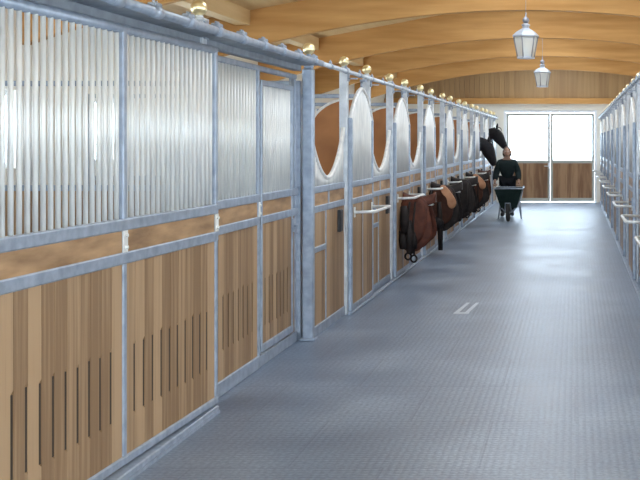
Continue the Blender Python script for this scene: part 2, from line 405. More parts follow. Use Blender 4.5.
for px_, side in ((-4.42, 'left'), (3.12, 'right')):
    for i in range(len(by)+1):
        ya = YB if i == 0 else by[i-1]+.16; yb = YF-.02 if i == len(by) else by[i]
        zt = arcz(px_)+DEP-.01
        tag(MB().bbox(px_-.1, px_+.1, ya, yb, zt-.27, zt-.02).build('roof_purlin', M['purlin']),
            ('pale timber purlin, %s side, %s' % (side, ['over the viewer, above the picture', 'second section, above the picture', 'third section, above the picture', 'ending at the first arch crossing the picture', 'between the first and second arch crossing the picture', 'between the second and third arch crossing the picture', 'between the two arches farthest back', 'between the last arch and the gable boards'][i])), 'purlin', 'pale purlins between the roof arches')

# ================================================================ STALL FRONTS
ZM0, ZM1, ZL0, ZL1 = 1.25, 1.31, 1.08, 1.14     # middle and lower rails
SLOT_SHADE = []
def planks(b, y0, y1, z0, z1, xf, th=.028, wd=.12, slot=(.29, .66), g=.0015):
    n = max(1, round((y1-y0)/wd)); d = (y1-y0)/n
    for i in range(n):
        a = y0+d*i+g; c = y0+d*(i+1)-g
        if slot and i < n-1:
            jz = random.uniform(-.008, .008)
            poly = [(a, z0), (c, z0), (c, slot[0]), (c-.024, slot[0]+.015), (c-.024, slot[1]+jz), (c, slot[1]+.018+jz), (c, z1), (a, z1)]
        else: poly = [(a, z0), (c, z0), (c, z1), (a, z1)]
        b.prism_x(poly, xf-th, xf)
        if slot and i < n-1: SLOT_SHADE.append((xf, c-.021, c+.001, slot[0]+.012, slot[1]+jz-.002))
    return b
def add_slot_shade(t):  # dark strips set into the slots to stand in for their shade
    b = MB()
    for xf, a, c, z0, z1 in SLOT_SHADE: b.box(xf-.012, xf-.003, a, c, z0, z1)
    SLOT_SHADE.clear()
    b.build('slot_shade_strips', M['slot_shade'], t)
def bars(b, y0, y1, zb, zt, x, step=.07, r=.0125, n=6):
    k = max(1, round((y1-y0)/step)); d = (y1-y0)/k
    for i in range(k):
        y = y0+d*(i+.5); b.tube([(x, y, zb(y) if callable(zb) else zb), (x, y, zt(y) if callable(zt) else zt)], r, n)
    return b

# ---- convex-topped door leaf (local: face at x=0, y 0..1.2, looks to +X)
LW = 1.22
def leaf_door(label, group):
    t = thing('stall_door', label, 'stall door', group=group)
    f = MB(); zs = 1.94; ap = 2.25
    f.bbox(-.04, 0, 0, .05, .03, zs).bbox(-.04, 0, LW-.05, LW, .03, zs)
    for z0, z1 in ((.03, .09), (ZL0, ZL1), (ZM0, ZM1)): f.bbox(-.038, -.002, .045, LW-.045, z0, z1)
    f.box(-.03, -.005, LW/2-.012, LW/2+.012, .09, ZL0)
    f.box(-.02, -.008, LW/2-.03, LW/2+.03, ZL1, ZM0)
    f.build('frame', M['steel'], t)
    cz = lambda y: zs-.02+(ap-zs+.02)*(max(0, 1-abs((y-LW/2)/(LW/2-.02))**1.7))**.85
    pts = [(-.02, y_, cz(y_)) for y_ in [LW/2-(LW/2-.02)*math.cos(PI*i/24) for i in range(25)]]
    MB().tube(pts, .022, 8).build('arched_top_rail', M['lit_steel'], t)
    bars(MB(), .06, LW-.06, ZM1, cz, -.02, .055, .0095).build('bar_grille', M['lit_steel'], t)
    planks(MB(), .05, LW-.05, .09, ZL0, -.008, wd=.11, slot=None).build('plank_panel', M['plank'], t)
    MB().box(-.03, -.01, .05, LW/2-.03, ZL1, ZM0).box(-.03, -.01, LW/2+.03, LW-.05, ZL1, ZM0).build('cross_board', M['strip'], t)
    MB().tube([(-.02, LW/2, ap), (-.02, LW/2, 2.34)], .014).box(-.03, .03, LW/2-.04, LW/2+.04, 2.325, 2.35).build('roller_hanger', M['steel'], t)
    rk = MB().tube([(0, .12, 1.0), (.17, .12, 1.005), (.2, .16, 1.005), (.2, LW-.16, 1.005), (.17, LW-.12, 1.005), (0, LW-.12, 1.0)], .016)
    rk.box(-.001, .008, .09, .15, .95, 1.05).box(-.001, .008, LW-.15, LW-.09, .95, 1.05)
    rk.build('saddle_rack', M['lit_steel'], t)
    lt = MB().box(0, .012, LW-.045, LW-.01, .92, 1.02).tube([(.012, LW-.03, .97), (.03, LW-.03, .97), (.03, LW-.12, .97)], .007); lt.build('latch', M['steel'], t)
    return t
# ---- fixed panel with sagging (U-shaped) grille, local y 0..L
def fixed_panel(L, label, group):
    t = thing('stall_front_panel', label, 'stall panel', group=group)
    f = MB()
    for z0, z1 in ((0.0, .09), (ZL0, ZL1), (ZM0, ZM1)): f.bbox(-.04, 0, 0, L, z0, z1)
    f.box(-.03, -.004, L*.42-.012, L*.42+.012, .09, ZL0); f.box(-.02, -.006, L*.5-.03, L*.5+.03, ZL1, ZM0)
    f.bbox(-.03, -.001, 0, .03, .09, ZM0).bbox(-.03, -.001, L-.03, L, .09, ZM0)
    f.bbox(-.04, -.001, 0.0, L*.42, .73, .78)
    f.build('frame', M['steel'], t)
    cz = lambda y: 1.84-.47*(max(0, 1-abs((y-L/2)/(L/2-.03))**1.8))**.8
    pts = [(-.02, y_, cz(y_)) for y_ in [L/2-(L/2-.03)*math.cos(PI*i/28) for i in range(29)]]
    MB().tube(pts, .022, 8).build('sagging_top_rail', M['lit_steel'], t)
    bars(MB(), .05, L-.05, ZM1, cz, -.02, .055, .0095).build('bar_grille', M['lit_steel'], t)
    planks(MB(), .03, L-.03, .09, ZL0, -.012, wd=.11, slot=None).build('plank_panel', M['plank'], t)
    MB().box(-.03, -.01, .03, L/2-.03, ZL1, ZM0).box(-.03, -.01, L/2+.03, L-.03, ZL1, ZM0).build('cross_board', M['strip'], t)
    MB().bbox(-.015, .02, L-.36, L-.24, .84, 1.05).build('name_plate_holder', M['black'], t)
    return t
# ---- post with brass ball
def ball_post(label, group, s=.04, top=2.42):
    t = thing('stall_post', label, 'post', group=group)
    MB().bbox(-s, s, -s, s, 0, top).bbox(-s-.01, s+.01, -s-.01, s+.01, top-.01, top+.008).lathe([(.03, 0), (.028, .015), (.018, .022), (.018, .035)], (0, 0, top+.008), 12).build('post_shaft', M['post_steel'], t)
    MB().ell((0, 0, top+.075), (.05, .05, .05), 18, 12).build('brass_ball', M['brass'], t)
    MB().box(s, s+.09, -.035, .035, 2.32, 2.33).box(s-.002, s+.012, -.035, .035, 2.30, 2.41).build('rail_bracket', M['steel'], t)
    return t

P = 2.8; A0 = 11.35; NB = 8
door0 = leaf_door('arched barred stall door in the left row with an empty folded saddle rack', 'arched stall doors in the left row')
post0 = ball_post('', '')
panel0 = fixed_panel(P-1.28, '', '')
gL, gR = 'in the left row', 'in the right row'
door_notes = [None,
    'arched barred stall door in the left row carrying the russet saddle',
    'arched barred stall door in the left row carrying the black saddle with a tan flap',
    'arched barred stall door in the left row carrying the black saddle with hanging straps',
    'arched barred stall door in the left row carrying the tan saddle, just before the lower horse head',
    'arched barred stall door in the left row carrying the dark brown saddle between the two horses',
    'arched barred stall door in the left row just past the upper horse head',
    'arched barred stall door at the far end of the left row beside the end wall']
for k in range(NB):
    loc = (-2.2, A0+P*k, 0)
    if k == 0: door0.location = loc
    else: dup(door0, loc, 0, door_notes[k])
pl = []
pys = []
for k in range(NB): pys += [A0-.0+P*k, A0+1.24+P*k]
for i, yy in enumerate(pys):
    lab = 'square steel post with brass ball, %s beyond the thick corner post, left row' % (ORD[i] if i else 'first') if i < 15 else 'square steel post with brass ball, last of the left row at the end wall'
    if i == 0:
        post0.location = (-2.28, yy, 0); post0['label'] = lab; post0['group'] = 'ball capped posts in the left row'
    else: dup(post0, (-2.28, yy, 0), 0, lab)
pan_notes = ['stall panel with drooping grille right behind the thick corner post, small hatch below',
 'stall panel with drooping grille between the empty rack door and the russet saddle',
 'stall panel with drooping grille between the russet saddle and the black saddle with tan flap',
 'stall panel with drooping grille just past the black saddle with a tan flap',
 'stall panel with drooping grille just past the black saddle with hanging straps',
 'stall panel with drooping grille under the lower horse head',
 'stall panel with drooping grille under the upper horse head',
 'stall panel with drooping grille last before the end wall in the left row']
# panel k fills from B(k-1) to A(k)
panel0['group'] = 'drooping grille panels in the left row'; panel0['label'] = pan_notes[0]; panel0.location = (-2.26, A0+1.24-P+.04, 0)
for k in range(1, NB): dup(panel0, (-2.26, A0+1.24-P+.04+P*k, 0), 0, pan_notes[k])

# ---- right row (same pieces turned round)
RA = 13.95
for k in range(-2, 7):
    i = k+2
    r = dup(door0, (.70, RA+P*k+LW+.01, 0), PI, 'arched barred stall door with bare saddle rack, ' + ('right row, beyond the right picture edge' if k == -2 else '%s door seen in the right row' % ORD[i-1]), 'arched stall doors in the right row')
    for c in kids(r):
        if c.name.startswith('saddle_rack'): c.location.z = -.09
    for j, yy in enumerate((RA+P*k, RA+P*k+1.24)):
        dup(post0, (.785, yy, 0), PI, 'square steel post with brass ball, ' + ('right row, beyond the picture edge, %s of four' % ORD[(k+2)*2+j] if k < 0 else '%s post seen in the right row' % ORD[k*2+j]), 'ball capped posts in the right row')
    if k < 6: dup(panel0, (.76, RA+P*(k+1)-.04, 0), PI, 'stall panel with drooping grille, ' + ('right row, beyond the right picture edge' if k == -2 else '%s panel seen in the right row' % ORD[i-1]), 'drooping grille panels in the right row')

# ---- thick corner post and near ball post
def thick_post():
    t = thing('corner_post', 'thick galvanized corner post with brass ball where the near solid bay ends', 'post', (-2.285, 9.87, 0))
    MB().bbox(-.05, .045, -.042, .042, 0, 2.33, .012).bbox(-.07, .065, -.065, .065, 0, .02).build('post_shaft', M['steel'], t)
    MB().bbox(-.035, .035, -.035, .035, 2.33, 2.43).box(-.045, .045, -.045, .045, 2.425, 2.437).lathe([(.02, 0), (.02, .03)], (0, 0, 2.437), 12).build('post_cap', M['steel'], t)
    MB().ell((0, 0, 2.50), (.052, .052, .052), 18, 12).build('brass_ball', M['brass'], t)
thick_post()
p1 = ball_post('square galvanized post with brass ball rising behind the big sliding door', None); p1.location = (-2.355, 7.20, .045)
p2 = dup(p1, (-2.34, 4.15, 0), 0, 'square galvanized post at the near end of the big sliding door')

# ---- header rails
def header(x, y0, y1, label, r, step, sl):
    t = thing('header_rail', label, 'rail', (x, 0, 0))
    MB().tube([(0, y0, 2.375), (0, y1, 2.375)], r, 12).build('rail_tube', M['post_steel'], t)
    k = MB().tube([(0, -sl, 2.375), (0, sl, 2.375)], r+.006, 12); k.bbox(-.012, .012, -.022, .022, 2.375+r, 2.375+r+.024); k.tube([(0, 0, 2.39+r), (0, 0, 2.412+r)], .006, 6)
    km = k.mesh('clamp', M['steel']); y = y0+step*.5
    while y < y1:
        o = bpy.data.objects.new('clamp', km); C.objects.link(o); o.parent = t; o.location = (0, y, 0); y += step
    return t
header(-2.18, 9.9, YF, 'thin galvanized header rail running above the arched doors of the left row', .02, .7, .03)
header(.675, 6.0, YF, 'thin galvanized header rail running above the arched doors of the right row', .02, .7, .03)
nh = thing('sliding_door_track', 'thick clamped steel track tube over the big sliding door', 'door track', (-2.18, 0, 0))
MB().tube([(0, 3.3, 2.375), (0, 9.9, 2.375)], .026, 14).build('track_tube', M['steel'], nh)
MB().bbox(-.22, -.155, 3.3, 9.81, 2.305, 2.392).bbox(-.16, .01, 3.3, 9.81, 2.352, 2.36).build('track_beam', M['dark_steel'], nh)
y = 3.9
while y < 9.9:
    b = MB().tube([(0, y-.05, 2.375), (0, y+.05, 2.375)], .033, 14)
    b.bbox(-.03, .02, y-.045, y+.045, 2.40, 2.424); b.tube([(-.005, y-.02, 2.42), (-.005, y-.02, 2.436)], .008, 6); b.tube([(-.005, y+.02, 2.42), (-.005, y+.02, 2.436)], .008, 6)
    b.build('clamp', M['steel'], nh); y += .52

# ---- big double sliding door (nearest)
L1, L2 = 1.365, 2.75
big = thing('sliding_stall_door', 'big nearest sliding door of tan planks with tall barred top', 'sliding door', (-2.325, 4.48, 0), -0.0296)
f = MB()
for a in (0, L1-.022, L2-.045): f.bbox(-.045, 0, a, a+.045, .06, 2.27)
for z0, z1 in ((.06, .105), (ZL0, ZL1), (ZM0, ZM1)): f.bbox(-.043, .004, 0, L2, z0, z1)
f.build('frame', M['steel'], big)
MB().tube([(-.022, -.01, 2.275), (-.022, L2+.0, 2.275)], .025, 12).build('top_tube', M['steel'], big)
for a, c in ((.045, L1-.022), (L1+.023, L2-.045)):
    bars(MB(), a, c, ZM1, 2.26, -.022, .07, .0118, 8).build('bar_grille', M['lit_steel'], big)
    planks(MB(), a, c, .105, ZL0, -.008, wd=.118).build('plank_panel', M['plank'], big); add_slot_shade(big)
    MB().box(-.03, -.008, a, c, ZL1, ZM0).build('cross_board', M['strip'], big)
for a in (L1, L2-.022):
    b = MB().box(-.004, .003, a-.025, a+.025, ZL1, ZM0)
    for z in (1.165, 1.225): b.tube([(0, a, z), (.014, a, z)], .010, 8)
    b.build('bolt_plate', M['lit_steel'], big)
tag(MB().bbox(-2.30, -2.235, 3.3, 7.22, 0, .05).box(-2.245, -2.228, 3.3, 7.22, 0, .02).build('floor_track', M['steel']), 'low steel floor channel under the big nearest sliding door', 'door track')

# ---- second unit: fixed part + narrow sliding part, recessed behind
u2 = thing('barred_stall_panel', 'recessed fixed stall panel with tall bars between the big sliding door and the narrow door', 'stall panel', (-2.365, 7.26, 0))
Lf = 1.38
f = MB(); f.bbox(-.045, 0, 0, .045, .05, 2.255).bbox(-.045, 0, Lf-.045, Lf, .05, 2.255)
for z0, z1 in ((.0, .10), (ZL0, ZL1), (ZM0, ZM1), (2.235, 2.275)): f.bbox(-.043, .002, 0, Lf, z0, z1)
f.build('frame', M['steel'], u2)
bars(MB(), .045, Lf-.045, ZM1, 2.24, -.022, .07, .0118, 8).build('bar_grille', M['lit_steel'], u2)
planks(MB(), .045, Lf-.045, .10, ZL0, -.01, wd=.118).build('plank_panel', M['plank'], u2); add_slot_shade(u2)
MB().box(-.03, -.01, .045, Lf-.045, ZL1, ZM0).build('cross_board', M['strip'], u2)
b = MB().box(-.004, .004, Lf-.04, Lf-.005, ZL1, ZM0)
for z in (1.165, 1.225): b.tube([(0, Lf-.022, z), (.014, Lf-.022, z)], .010, 8)
b.build('bolt_plate', M['lit_steel'], u2)
u3 = thing('narrow_stall_door', 'narrow barred stall door of tan planks beside the thick corner post', 'stall door', (-2.36, 8.66, 0))
Ln = 1.14; Li = .98
f = MB(); f.bbox(-.045, 0, 0, .04, .13, 2.17).bbox(-.045, 0, Li-.04, Li, .13, 2.17)
for z0, z1 in ((.11, .17), (ZL0, ZL1), (ZM0, ZM1), (2.13, 2.17)): f.bbox(-.043, .002, 0, Ln if .2 < z0 < 2 else Li, z0, z1)
f.build('frame', M['steel'], u3)
bars(MB(), .04, Li-.04, ZM1, 2.14, -.022, .065, .0118, 8).build('bar_grille', M['lit_steel'], u3)
planks(MB(), .04, Li-.04, .17, ZL0, -.01, wd=.11).build('plank_panel', M['plank'], u3); add_slot_shade(u3)
MB().box(-.03, -.01, .04, Li-.04, ZL1, ZM0).build('cross_board', M['strip'], u3)
b = MB().box(0, .014, Li-.05, Li-.01, .95, 1.06).tube([(.014, Li-.03, 1.0), (.04, Li-.03, 1.0), (.045, Li-.06, .93)], .008); b.build('latch', M['steel'], u3)
u4 = thing('door_surround', 'steel surround strip with boarding between the narrow door and the corner post', 'door frame', (-2.37, 8.66, 0))
MB().bbox(-.04, .0, 0, Ln, 2.235, 2.275).bbox(-.04, -.005, Ln-.03, Ln, .0, 2.235).bbox(-.05, .0, 0, Ln, 0, .09).build('frame', M['steel'], u4)
planks(MB(), Li+.01, Ln-.03, .09, ZL0, -.015, wd=.12, slot=None).build('plank_panel', M['plank'], u4)
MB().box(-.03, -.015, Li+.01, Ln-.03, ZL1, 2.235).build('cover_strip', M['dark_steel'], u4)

# ---- floor channels of the rows
tag(MB().bbox(-2.235, -2.19, 11.3, YF-.05, 0, .028).build('floor_track', M['steel']), 'long low steel guide strip on the floor along the left arched doors', 'door track')
tag(MB().bbox(.69, .735, 6.0, YF-.05, 0, .028).build('floor_track', M['steel']), 'long low steel guide strip on the floor along the right arched doors', 'door track')

# ---- partitions between the stalls
def partition(side):
    t = thing('stall_partition', '', 'partition')
    x0, x1 = -2.98, 0.0
    f = MB(); f.bbox(x0, x1, -.025, .025, 2.18, 2.225).bbox(x0, x0+.05, -.025, .025, 0, 2.2).bbox(x1-.05, x1, -.025, .025, 0, 2.2).bbox(x0, x1, -.025, .025, 1.28, 1.33).bbox(x0, x1, -.025, .025, 0, .08)
    f.build('frame', M['steel'], t)
    b = MB(); x = x0+.06
    while x < -.58: b.tube([(x, 0, 1.32), (x, 0, 2.19)], .011, 6); x += .06
    b.build('bar_grille', M['lit_steel'], t)
    pb = MB(); x = x0+.05
    while x < x1-.06: xe = min(x+.14, x1-.05); pb.box(x+.002, xe-.002, -.015, .015, .08, 1.29); x = xe
    pb.build('plank_panel', M['plank'], t)
    poly = [(-.55, 1.32), (-.05, 1.32), (-.05, 2.18)]+[(-.1-.45*math.sin(PI/2*i/10), 1.78+.38*math.cos(PI/2*i/10)) for i in range(11)]
    MB().prism_y(poly, -.02, .02).build('arched_board', M['partition'], t)
    MB().tube([(-.05, 0, 2.165)]+[(-.1-.46*math.sin(PI/2*i/10), 0, 1.78+.39*math.cos(PI/2*i/10)) for i in range(11)]+[(-.56, 0, 1.33)], .022, 8).build('arch_rail', M['lit_steel'], t)
    return t
pt = partition(1)
pt.location = (-2.35, A0+1.24+.0, 0); pt['group'] = 'stall partitions on the left side'; pt['label'] = 'stall partition with arched brown board seen through the first drooping grille'
for k in range(1, NB-1): dup(pt, (-2.35, A0+1.24+P*k, 0), 0, 'stall partition with arched brown board, %s behind the left row arched doors' % ORD[k])
dup(pt, (-2.42, 4.15, 0), 0, 'stall partition at the near end of the big sliding door', 'stall partitions on the left side')
dup(pt, (-2.35, 9.87, 0), 0, 'stall partition behind the thick corner post', 'stall partitions on the left side')
for k in range(-2, 6): dup(pt, (.90, RA+P*k+1.24, 0), PI, 'stall partition on the right side, %s from the viewer' % ORD[k+2], 'stall partitions on the right side')

# ================================================================ LANTERNS
def lantern(loc, label):
    t = thing('hanging_lantern', label, 'lantern', loc, .25, 'hanging lanterns')
    H = 6
    MB().lathe([(.105, 0), (.115, .0), (.115, .02), (.10, .03)], n=H, smooth=False).build('bottom_ring', M['lantern_metal'], t)
    MB().lathe([(.155, .27), (.17, .275), (.172, .29), (.12, .34), (.06, .375), (.045, .385), (.045, .41), (.055, .415), (.055, .43), (.02, .45)], n=H, smooth=False).build('lantern_frame', M['lantern_metal'], t)
    gb_ = MB()
    for i in range(H):
        a = 2*PI*i/H; a2 = 2*PI*(i+1)/H
        r0, r1 = .10, .15
        gb_.add([(r0*math.cos(a), r0*math.sin(a), .02), (r0*math.cos(a2), r0*math.sin(a2), .02), (r1*math.cos(a2), r1*math.sin(a2), .275), (r1*math.cos(a), r1*math.sin(a), .275)], [(0, 1, 2, 3)])
    gb_.build('glass_pane', M['milky'], t)
    bb = MB()
    for i in range(H):
        a = 2*PI*i/H; bb.tube([(.107*math.cos(a), .107*math.sin(a), .01), (.158*math.cos(a), .158*math.sin(a), .28)], .007, 6)
    bb.build('glazing_bar', M['lantern_dark'], t)
    MB().lathe([(.012, .03), (.03, .05), (.035, .1), (.02, .14), (.008, .17), (.005, .27)], n=12).build('bulb', M['white_frame'], t)
    MB().lathe([(.02, .44), (.035, .46), (.045, .485), (.035, .51), (.015, .525), (.012, .54)], n=12).build('finial', M['lantern_dark'], t)
    ring = [(0, .022*math.cos(2*PI*i/12), .56+.022*math.sin(2*PI*i/12)) for i in range(12)]
    MB().tube(ring, .005, 6, closed=True).tube([(0, 0, .58), (0, 0, 4.03-loc[2]-.02)], .003, 6).build('suspension_rod', M['lantern_metal'], t)
lantern((-.62, 14.5, 2.75), 'nearer and larger looking of the two pale hexagonal lanterns hanging from the roof')
lantern((-.63, 22.2, 2.76), 'farther and smaller looking of the two pale hexagonal lanterns hanging from the roof')

# ================================================================ SADDLES
def saddle(k, label, main, flap, straps, girth=None, tan=None, sc=1.0, xo=0.0):
    y = A0+P*k+LW/2
    t = thing('riding_saddle', label, 'saddle', (-2.02+xo, y, 0.0), 0, 'saddles on the left door racks')
    # local: x from -.17 (door side) outwards to .30 ; y across the horse's back
    b = MB(); n = 16; m = 12; vs = []
    for i in range(n+1):
        u = i/n; x = (-.17+.47*u)*sc
        top = 1.045+.055*abs(2*u-1)**2.2; wdt = (.10+.07*math.sin(PI*min(1, u*1.1)**.8))*(1 if u < .97 else .8)
        for j in range(m+1):
            a = PI*j/m; vs.append((x, -wdt*math.cos(a), top-.13+.13*math.sin(a)**.8))
    fs = [(i*(m+1)+j, (i+1)*(m+1)+j, (i+1)*(m+1)+j+1, i*(m+1)+j+1) for i in range(n) for j in range(m)]
    fs += [tuple(range(m+1)), tuple(n*(m+1)+j for j in range(m, -1, -1))]
    b.add(vs, fs, True); b.build('saddle_seat', main, t)
    def smooth(poly, it=2):
        for _ in range(it):
            q = []
            for i in range(len(poly)):
                a_, c_ = Vector(poly[i]), Vector(poly[(i+1) % len(poly)]); q += [tuple(a_*.75+c_*.25), tuple(a_*.25+c_*.75)]
            poly = q
        return poly
    def sheet(poly, yo, sgn, th, bulge):
        """leather sheet hanging down one side, bulging outwards in the middle"""
        poly = smooth([(x_*sc, z) for x_, z in poly]); zt = max(z for _, z in poly); zb = min(z for _, z in poly)
        b = MB(); cx = sum(x_ for x_, _ in poly)/len(poly); cz_ = sum(z for _, z in poly)/len(poly); n = len(poly); L = 5
        def pt(x_, z, o): 
            u = (zt-z)/(zt-zb); return (x_, sgn*(yo+bulge*math.sin(PI*.62*u)+o), z)
        vs = []
        for o in (0, th):
            for l in range(1, L+1): vs += [pt(cx+(x_-cx)*l/L, cz_+(z-cz_)*l/L, o) for x_, z in poly]
            vs.append(pt(cx, cz_, o))
        S = n*L+1; fs = []
        for q in (0, 1):
            for i in range(n):
                j = (i+1) % n; f_ = [(q*S+n*L, q*S+i, q*S+j)]
                for l in range(L-1): f_.append((q*S+l*n+i, q*S+(l+1)*n+i, q*S+(l+1)*n+j, q*S+l*n+j))
                fs += f_ if q else [g[::-1] for g in f_]
        for i in range(n): j = (i+1) % n; fs.append(((L-1)*n+i, (L-1)*n+j, S+(L-1)*n+j, S+(L-1)*n+i))
        return b.add(vs, fs, True)
    padp = [(-.19, 1.02), (-.20, .70), (-.19, .45), (-.11, .37), (.0, .35), (.10, .37), (.17, .44), (.26, .50), (.29, .60), (.25, .80), (.18, 1.02), (.0, 1.05)]
    flp = [(-.12, 1.0), (-.15, .80), (-.15, .60), (-.08, .49), (.04, .46), (.13, .50), (.19, .62), (.19, .82), (.16, 1.0), (.0, 1.03)]
    for sg in (-1, 1):
        sheet(padp, .11, sg, .018, .13).build('saddle_pad', main, t)
        sheet(flp, .14, sg, .014, .13).build('saddle_flap', flap, t)
    for sx, zb in straps:
        sx *= sc
        MB().tube([(sx, -.20, .98), (sx-.01, -.315, .7), (sx+.005, -.325, zb)], .013, 6).build('strap', M['darkleather'], t)
        st = [(sx+.038*math.sin(a), -.325, zb-.035-.042*math.cos(a)) for a in [2*PI*i/14 for i in range(14)]]
        MB().tube(st, .013, 6, closed=True).build('stirrup', M['darkleather'], t)
    if girth:
        for xx, z1, z0, w_ in girth:
            pts = [(xx*sc, -.30, z1), (xx*sc+.02, -.335, (z1+z0)/2), (xx*sc+.025, -.33, z0)]
            MB().tube(pts, w_, 8, radii=[w_*.7, w_, w_*.8]).build('girth', M['darkleather'], t)
    if tan:
        (xa, za), (xb, zb) = tan
        sheet([(xa-.05, za), (xa+.04, za+.02), (xb+.05, zb+.1), (xb+.05, zb), (xb-.02, zb-.05), (xb-.08, zb), (xb-.09, zb+.12), (xa, za-.12)], .185, -1, .016, .13).build('leather_flap', M['tan'], t)
    MB().tube([(-.165, -.05, .93), (.24*sc, -.05, .94), (.26*sc, 0, .94), (.24*sc, .05, .94), (-.165, .05, .93)], .013).build('saddle_support', M['lit_steel'], t)
    return t
saddle(1, 'nearest saddle on the left row, large russet brown with black straps hanging down', M['russet'], M['russet'], [(-.05, .34), (.03, .31)], [(-.12, .93, .60, .06), (-.05, .75, .34, .055), (-.14, .62, .40, .06), (.02, .60, .40, .035)], None, .88, -.03).location.z = -.04
saddle(2, 'black saddle with a tan flap, second from the viewer, long strap reaching towards the floor', M['darkleather'], M['brownleather'], [(-.15, .45)], [(-.02, .80, .08, .045), (-.05, .55, .42, .09)], ((.02, 1.04), (.19, .74)))
saddle(3, 'black saddle with hanging straps, third from the viewer on the left row', M['darkleather'], M['darkleather'], [(.0, .40), (.14, .46)], [(-.1, .6, .3, .04)])
saddle(4, 'black saddle with a tan flap, fourth from the viewer, just before the lower horse head', M['darkleather'], M['brownleather'], [(.1, .4)], [(.0, .6, .3, .05)], ((.02, 1.05), (.20, .80)))
saddle(5, 'dark brown saddle farthest along the left row beside the wheelbarrow', M['brownleather'], M['brownleather'], [(.05, .35)], [(.08, .6, .35, .03)], None, .62, -.06)

# ================================================================ HORSES
def horse(Y, label, neck, poll, muzzle, yb=0):
    V = []; E = []; R = []
    def v(p, r): V.append(p); R.append(r); return len(V)-1
    def e(a, b_): E.append((a, b_))
    ba = v((-3.55, 0, 1.22), (.30, .33))
    ch = v((-3.0, 0, 1.25), (.27, .34)); sh = v((-2.75, 0, 1.32), (.20, .27)); e(ba, ch); e(ch, sh)
    n1 = v(neck[0], (.20, .26)); n2 = v(neck[1], (.17, .22)); e(sh, n1); e(n1, n2)
    pv = Vector(poll); mv = Vector(muzzle); d = mv-pv
    p0 = v(tuple(pv), (.14, .17)); e(n2, p0)
    h1 = v(tuple(pv+d*.3), (.14, .19)); h2 = v(tuple(pv+d*.62), (.10, .12)); h3 = v(tuple(pv+d*.86), (.09, .10)); h4 = v(tuple(pv+d*1.0), (.06, .06))
    e(p0, h1); e(h1, h2); e(h2, h3); e(h3, h4)
    cr = v((-4.15, 0, 1.28), (.27, .30)); ru = v((-4.5, 0, 1.2), (.18, .2)); e(ba, cr); e(cr, ru)
    for s_ in (-1, 1):
        a = v((-2.95, .17*s_, 1.0), .12); k_ = v((-2.95, .17*s_, .52), .055); f_ = v((-2.95, .17*s_, .14), .04); g = v((-2.91, .17*s_, .03), .055)
        e(ch, a); e(a, k_); e(k_, f_); e(f_, g)
        a = v((-4.2, .18*s_, .95), .15); st = v((-4.1, .18*s_, .78), .11); k_ = v((-4.42, .18*s_, .52), .06); f_ = v((-4.38, .18*s_, .14), .042); g = v((-4.33, .18*s_, .03), .055)
        e(cr, a); e(a, st); e(st, k_); e(k_, f_); e(f_, g)
    V = [(a, b_+yb, c) for a, b_, c in V]
    t = thing('horse', label, 'horse', (0, Y, 0))
    dn = d.normalized(); up = Vector((0, 1, 0)).cross(dn)  # forehead side
    if up.x < 0: up = -up
    def ex(b):
        for s_ in (-1, 1):   # ears
            base = pv+up*.07+Vector((0, .055*s_, .05))+Vector((0, yb, 0)); tip = base+Vector((.02, .02*s_, .13))
            b.tube([base-Vector((0, 0, .03)), base+(tip-base)*.35, base+(tip-base)*.75, tip], .03, 8, radii=[.02, .030, .018, .003])
    skin(V, E, R, 'horse_body', M['coat'], t, 2, ex)
    for s_ in (-1, 1):
        MB().ell(pv+d*.3+up*.05+Vector((0, .094*s_+yb, 0)), (.018, .012, .018)).build('eye', M['horse_eye'], t)
        MB().ell(pv+d*.95+up*.03+Vector((0, .035*s_+yb, 0)), (.012, .010, .014)).build('nostril', M['mane'], t)
    mn = MB(); crest = [Vector((-2.72, 0, 1.60)), Vector(neck[0])+Vector((-.05, 0, .2)), Vector(neck[1])+Vector((-.02, 0, .14)), pv+Vector((0, 0, .11))]
    for i in range(26):
        u = i/25*3; q = min(2, int(u)); fq = u-q; p = crest[q].lerp(crest[q+1], fq)+Vector((0, yb, 0))
        mn.tube([p, p+Vector((.01, -.06, -.02)), p+Vector((.015, -.10, -.10-.04*random.random()))], .014, 6, radii=[.015, .014, .003])
    p = pv+up*.08+Vector((0, yb, .08))
    for i in range(6): mn.tube([p+Vector((0, .02*(i-2.5), 0)), p+up*.06+d*.15+Vector((0, .022*(i-2.5), 0)), p+up*.04+d*.3+Vector((0, .02*(i-2.5), 0))], .01, 5, radii=[.012, .01, .002])
    mn.build('mane', M['mane'], t)
    tl = MB()
    for i in range(10): tl.tube([(-4.62, .02*(i-4.5), 1.3), (-4.72, .022*(i-4.5), 1.0), (-4.70, .02*(i-4.5), .55)], .02, 6, radii=[.02, .02, .004])
    tl.build('tail', M['mane'], t)
    return t
horse(27.30, 'lower black horse with its head hanging out over the drooping grille, nearer to the viewer', [(-2.60, 0, 1.56), (-2.33, 0, 1.66)], (-2.12, 0, 1.64), (-1.90, 0, 1.13))
horse(30.10, 'upper black horse raising its head out of the stall towards the person', [(-2.60, 0, 1.62), (-2.34, -.02, 1.82)], (-2.10, -.05, 1.97), (-1.80, -.12, 1.53))

